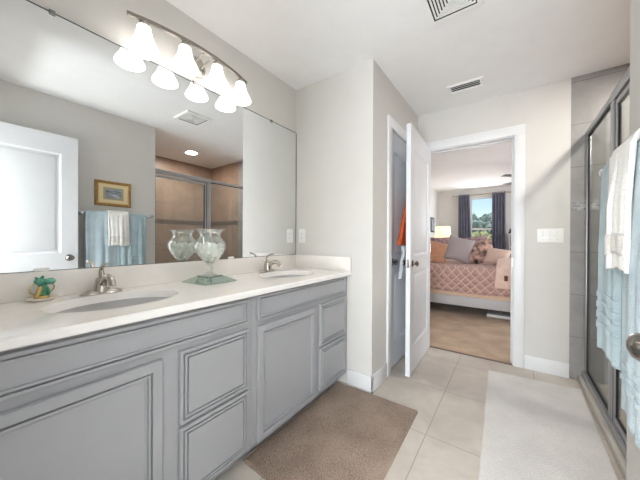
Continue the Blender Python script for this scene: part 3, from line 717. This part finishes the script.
# ------------------------------------------------------------------ bedroom: bed and bedding
BY0, BY1, BX0, BX1 = 4.44, 6.40, -1.60, .44
bd = thing('bed', 'low grey framed bed with mattress and peach sheet in the bedroom', 'bed', ((BX0 + BX1) / 2, (BY0 + BY1) / 2, .002)); cx, cy = (BX0 + BX1) / 2, (BY0 + BY1) / 2
MB().box(BX0 - cx, BX1 - cx, BY0 - cy, BY0 + .06 - cy, .145, .285, .012).build('side_rail', M_RAIL, bd)
MB().box(BX0 - cx, BX1 - cx, BY1 - .06 - cy, BY1 - cy, .145, .285, .012).build('side_rail', M_RAIL, bd)
MB().box(BX1 - .06 - cx, BX1 - cx, BY0 + .06 - cy, BY1 - .06 - cy, .145, .285, .012).build('foot_rail', M_RAIL, bd)
MB().box(BX0 - cx - .06, BX0 - cx, BY0 - cy, BY1 - cy, .0, 1.25, .03).build('headboard', M_RAIL, bd)
MB().box(BX0 - cx, BX1 - .06 - cx, BY0 + .06 - cy, BY1 - .06 - cy, .22, .26).build('slat_base', M_DKWOOD, bd)
for x in (BX0 + .3, BX1 - .3):
    for y in (BY0 + .35, BY1 - .35): MB().box(x - cx - .03, x - cx + .03, y - cy - .03, y - cy + .03, 0, .22, .004).build('leg', M_BLACK, bd)
MB().box(BX0 + .01 - cx, BX1 - .02 - cx, BY0 + .012 - cy, BY1 - .02 - cy, .262, .69, .05, 4).build('mattress', M_PEACHSHEET, bd)
def quilt_mesh():
    m = MB(); n = 80
    def f(u, v):
        x = BX0 + .03 + (BX1 - BX0 - .03) * u
        path = [(BY0 - .012, .352), (BY0 - .018, .50), (BY0 - .014, .64), (BY0 + .004, .705), (BY0 + .05, .728), (BY0 + .2, .735), (BY1 - .2, .735), (BY1 - .03, .722), (BY1 + .012, .64), (BY1 + .014, .40)]
        k = v * (len(path) - 1); i = min(int(k), len(path) - 2); t = k - i
        y = path[i][0] + (path[i + 1][0] - path[i][0]) * t; z = path[i][1] + (path[i + 1][1] - path[i][1]) * t
        if v < .2: z += .010 * math.sin(x * 5.5 + 1) * (1 - v / .2); y += .006 * math.sin(x * 9)
        return (x, y, z)
    return m.grid(f, 60, 46)
tag(quilt_mesh().build('bedspread', M_QUILT, None, 60, solid=.015), 'mauve and peach diamond quilted bedspread on the bed', 'bedspread')
def cushion(name, c, w, h, t, mat, label, rx=0, rz=0, ry=0, ruffle=0, group='pillows on the bed'):
    m = MB()
    def f(u, v):
        a, b = u * 2 - 1, v
        return (a, b, 0)
    n = 22
    for sg in (1, -1):
        def g(u, v):
            a, b = u * 2 - 1, v * 2 - 1
            k = max(0, (1 - a ** 2) * (1 - b ** 2)) ** .42
            pin = 1 - .10 * (1 - abs(a) ** 2) * abs(b) ** 3; pin2 = 1 - .10 * (1 - abs(b) ** 2) * abs(a) ** 3
            z = sg * t / 2 * k
            if ruffle: z += sg * .030 * (math.sin((a * .8 + b * .5) * ruffle)) * k
            return (a * w / 2 * pin2, z, b * h / 2 * pin)
        m.grid(g, n, n) if not ruffle else m.grid(g, 40, 40)
    bmesh.ops.remove_doubles(m.bm, verts=m.bm.verts[:], dist=.0005)
    o = m.build(name, mat, None, 80); o.location = c; o.rotation_euler = (math.radians(rx), math.radians(ry), math.radians(rz))
    return tag(o, label, 'pillow', group)
R = math.radians
cushion('pillow', (-1.07, 4.80, .915), .46, .40, .17, M_PEACH, 'ruffled peach pillow nearest the open door edge', -20, 38, 14, 30)
cushion('pillow', (-.70, 4.86, .965), .39, .42, .17, M_GREYSATIN, 'large grey satin pillow leaning beside the ruffled peach one', -16, 14, 16)
cushion('pillow', (-.43, 5.0, .925), .46, .40, .15, M_PATT, 'dark and peach printed pillow right of the grey one', -22, 20, -12)
cushion('pillow', (-.55, 5.28, .985), .50, .42, .15, M_PATT2, 'mauve printed pillow behind the dark printed one', -20, 10, -8)
cushion('pillow', (-.185, 4.88, .868), .32, .27, .18, M_BLUSH, 'small plain blush pillow at the right end of the row', -30, -10, 8)
cushion('pillow', (-1.08, 5.25, .97), .55, .44, .16, M_PATT2, 'mauve printed pillow behind the ruffled peach one', -18, 25, 0)
# throw
def throw(u, v):
    x = -.175 + .45 * u
    path = [(BY0 - .052, .47), (BY0 - .056, .62), (BY0 - .04, .74), (BY0 + .03, .795), (BY0 + .16, .86), (BY0 + .35, .85), (BY0 + .55, .762)]
    k = v * (len(path) - 1); i = min(int(k), len(path) - 2); t = k - i; t = t * t * (3 - 2 * t) * .4 + t * .6
    y = path[i][0] + (path[i + 1][0] - path[i][0]) * t; z = path[i][1] + (path[i + 1][1] - path[i][1]) * t
    x += .05 * v * u - .015 + .02 * math.sin(v * 3)
    return (x, y - .012 * math.sin(u * 14 + v * 3), z + .012 * math.sin(u * 10) * v - .03 * (1 - v) * u - (1 - min(1, u * 6)) * .03 * (v > .4))
t_ = tag(MB().grid(throw, 40, 40).build('throw_blanket', M_THROW, None, 80, solid=.03), 'fluffy peach throw draped over the bed edge by the door jamb', 'blanket')
MB().box(-.085, -.045, BY0 - .094, BY0 - .088, .575, .645).build('leather_label', M_LEATHER, t_, smooth=0)
# thing under the bed
tag(MB().box(-.30, .25, 4.62, 4.95, .003, .045, .008).build('storage_tray', M_PLASTIC), 'flat white tray on the carpet under the bed', 'tray')
# nightstand, lamp
ns = thing('nightstand', 'dark nightstand beyond the bed under the lit lamp', 'nightstand', (-1.33, 6.86, .002))
MB().box(-.25, .25, -.22, .22, .12, .62, .006).build('body', M_DKWOOD, ns); MB().box(-.27, .27, -.24, .24, .62, .65, .006).build('top', M_DKWOOD, ns)
for z in (.17, .40):
    dwr = MB().box(-.22, .22, -.235, -.22, z, z + .19, .004).build('drawer', M_DKWOOD, ns); MB().ico((0, -.245, z + .095), .014, 2).build('knob', M_NICKEL, dwr)
for x in (-.21, .21):
    for y in (-.18, .18): MB().box(x - .02, x + .02, y - .02, y + .02, 0, .12).build('leg', M_DKWOOD, ns)
lp = thing('table_lamp', 'lit table lamp with pale drum shade beyond the pillows', 'lamp', (-1.335, 6.86, .652))
MB().lathe([(.08, 0), (.08, .015), (.03, .03), (.05, .07), (.075, .17), (.065, .28), (.03, .36), (.012, .39), (.010, .52)], (0, 0, 0), 28).build('base', M_LAMPB, lp)
MB().lathe([(.178, .495), (.155, .778)], (0, 0, 0), 40, cap=False).build('lamp_shade', M_LAMPSH, lp, solid=.003)
light('table_lamp_bulb', 'POINT', (-1.335, 6.86, 1.29), 2.5, (1, .8, .55), .05)
# wall picture beside the lamp
r = thing('wall_picture', 'small dark framed picture on bedroom wall left of the lamp', 'picture', (-1.69, 7.35, 1.50))
MB().box(0, .022, -.17, .17, -.19, .19, .004).build('frame', M_BLACK, r); MB().box(.020, .024, -.13, .13, -.15, .15).build('print', M_PRINT, r)
# window
wn = MB(); y = 8.06
wn.box(wx0, wx1, y, y + .07, wz0, wz0 + .04).box(wx0, wx1, y, y + .07, wz1 - .04, wz1).box(wx0, wx0 + .035, y, y + .07, wz0 + .04, wz1 - .04).box(wx1 - .035, wx1, y, y + .07, wz0 + .04, wz1 - .04).box(wx0 + .035, wx1 - .035, y, y + .07, 1.375, 1.425)
w1 = struct(wn.build('window_1', M_TRIM, smooth=0), 'white sash bedroom window between the slate curtains', 'window')
MB().box(wx0 + .03, wx1 - .03, y + .035, y + .041, wz0 + .03, wz1 - .03).build('pane', M_PANE, w1, smooth=0)
MB().box(wx0 - .03, wx1 + .03, 8.02, 8.07, wz0 - .025, wz0).build('window_sill', M_TRIM, w1, smooth=0)
rod = thing('curtain_rod', 'nickel curtain rod above the bedroom window', 'curtain rod', (-.625, 7.95, 2.275))
MB().tube([(-.66, 0, 0), (.66, 0, 0)], .012, 10).build('rod', M_NICKEL, rod)
for s_ in (-1, 1):
    MB().ico((s_ * .68, 0, 0), .026, 2).build('finial', M_NICKEL, rod); MB().box(s_ * .6 - .01, s_ * .6 + .01, -.005, .10, -.012, .012).build('bracket', M_NICKEL, rod)
def curtain(x0, x1, label, taper):
    def f(u, v):
        w = (x1 - x0) * (1 + taper * v); x = x0 + (u * w if taper >= 0 else u * w)
        return (x, 7.95 - .035 * math.sin(u * PI * 9) * (1 - .2 * v), 2.30 - 2.27 * v)
    return tag(MB().grid(f, 90, 24).build('curtain', M_CURT, None, 80, solid=.006), label, 'curtain', 'slate curtains')
curtain(-1.17, -.915, 'slate grey curtain left of the bedroom window', .35); curtain(-.415, -.145, 'slate grey curtain right of the bedroom window', .05)
# dresser at the right of the window
r = thing('dresser', 'tall grey dresser right of the curtain by the door jamb', 'dresser', (.20, 7.72, .002))
MB().box(-.26, .26, -.2, .2, 0, 1.27, .006).build('body', M_RAIL, r); MB().box(-.275, .275, -.215, .215, 1.27, 1.30, .004).build('top', M_DKWOOD, r)
for k in range(4):
    dd = MB().box(-.235, .235, -.212, -.2, .08 + k * .295, .345 + k * .295, .004).build('drawer', M_DKWOOD, r); MB().ico((0, -.222, .21 + k * .295), .014, 2).build('knob', M_NICKEL, dd)
tag(MB().lathe([(.04, 0), (.06, .02), (.055, .06), (.02, .09), (.012, .10)], (-.01, 7.68, 1.302), 20).build('dark_ornament', M_BLACK), 'small dark round ornament on top of the dresser', 'ornament')
# ceiling fan
fn_ = thing('ceiling_fan', 'dark bladed ceiling fan in the bedroom, blade tips in view', 'ceiling fan', (.50, 5.85, H))
MB().lathe([(.07, 0), (.065, -.04), (.012, -.05), (.012, -.19), (.09, -.20), (.10, -.25), (.06, -.29), (.001, -.30)], (0, 0, 0), 28).build('motor', M_FAN, fn_)
for k in range(5):
    a = PI + (k - .5) * 2 * PI / 5; c_, s_ = math.cos(a), math.sin(a)
    m = MB(); m.box(.16, .78, -.06, .06, -.006, .006, .004)
    for v_ in m.bm.verts:
        x, y, z = v_.co; z += y * .06; v_.co = (x * c_ - y * s_, x * s_ + y * c_, z - .255)
    b_ = m.build('blade', M_FAN, fn_)
    m = MB().box(.08, .2, -.015, .015, -.004, .004)
    for v_ in m.bm.verts:
        x, y, z = v_.co; v_.co = (x * c_ - y * s_, x * s_ + y * c_, z - .25)
    m.build('blade_iron', M_BLACK, b_)

# ------------------------------------------------------------------ outside the window
struct(MB().box(-16, 12, 8.3, 40, -.5, -.3).build('ground_lawn', M_GRASS, smooth=0), 'lawn outside the window', 'lawn')
def tree(x, y, h, rad, mat, label, n=46, z0=.25, r0=.09, r1=.2):
    r = thing('tree', label, 'tree', (x, y, -.3), group='greenery outside the bedroom window')
    MB().tube([(0, 0, 0), (.05, 0, h * .3), (0, .05, h * .6)], [.10, .08, .05], 10).build('trunk', M_BARK, r)
    m = MB()
    for i in range(n):
        a = random.uniform(0, 2 * PI); q = rad * math.sqrt(random.random()); zz = h * random.uniform(z0, 1)
        q *= math.sqrt(max(.05, 1 - ((zz / h - .55) / .5) ** 2))
        m.ico((q * math.cos(a), q * math.sin(a), zz), random.uniform(r0, r1), 1, .9, 2.6)
    m.build('foliage', mat, r, 0)
tree(-2.1, 16.2, 2.75, .85, M_LEAF, 'grey green tree seen at the left of the window', 330); tree(-.55, 17.8, 2.55, .85, M_LEAF, 'grey green tree seen at the right of the window', 330)
tree(-1.15, 19.8, 2.95, .8, M_LEAF, 'taller grey green tree between and behind the two nearer ones', 300)
tree(-1.15, 12.2, 1.6, .75, M_LEAF2, 'low pale green shrub seen in the lower sash', 300, .05)
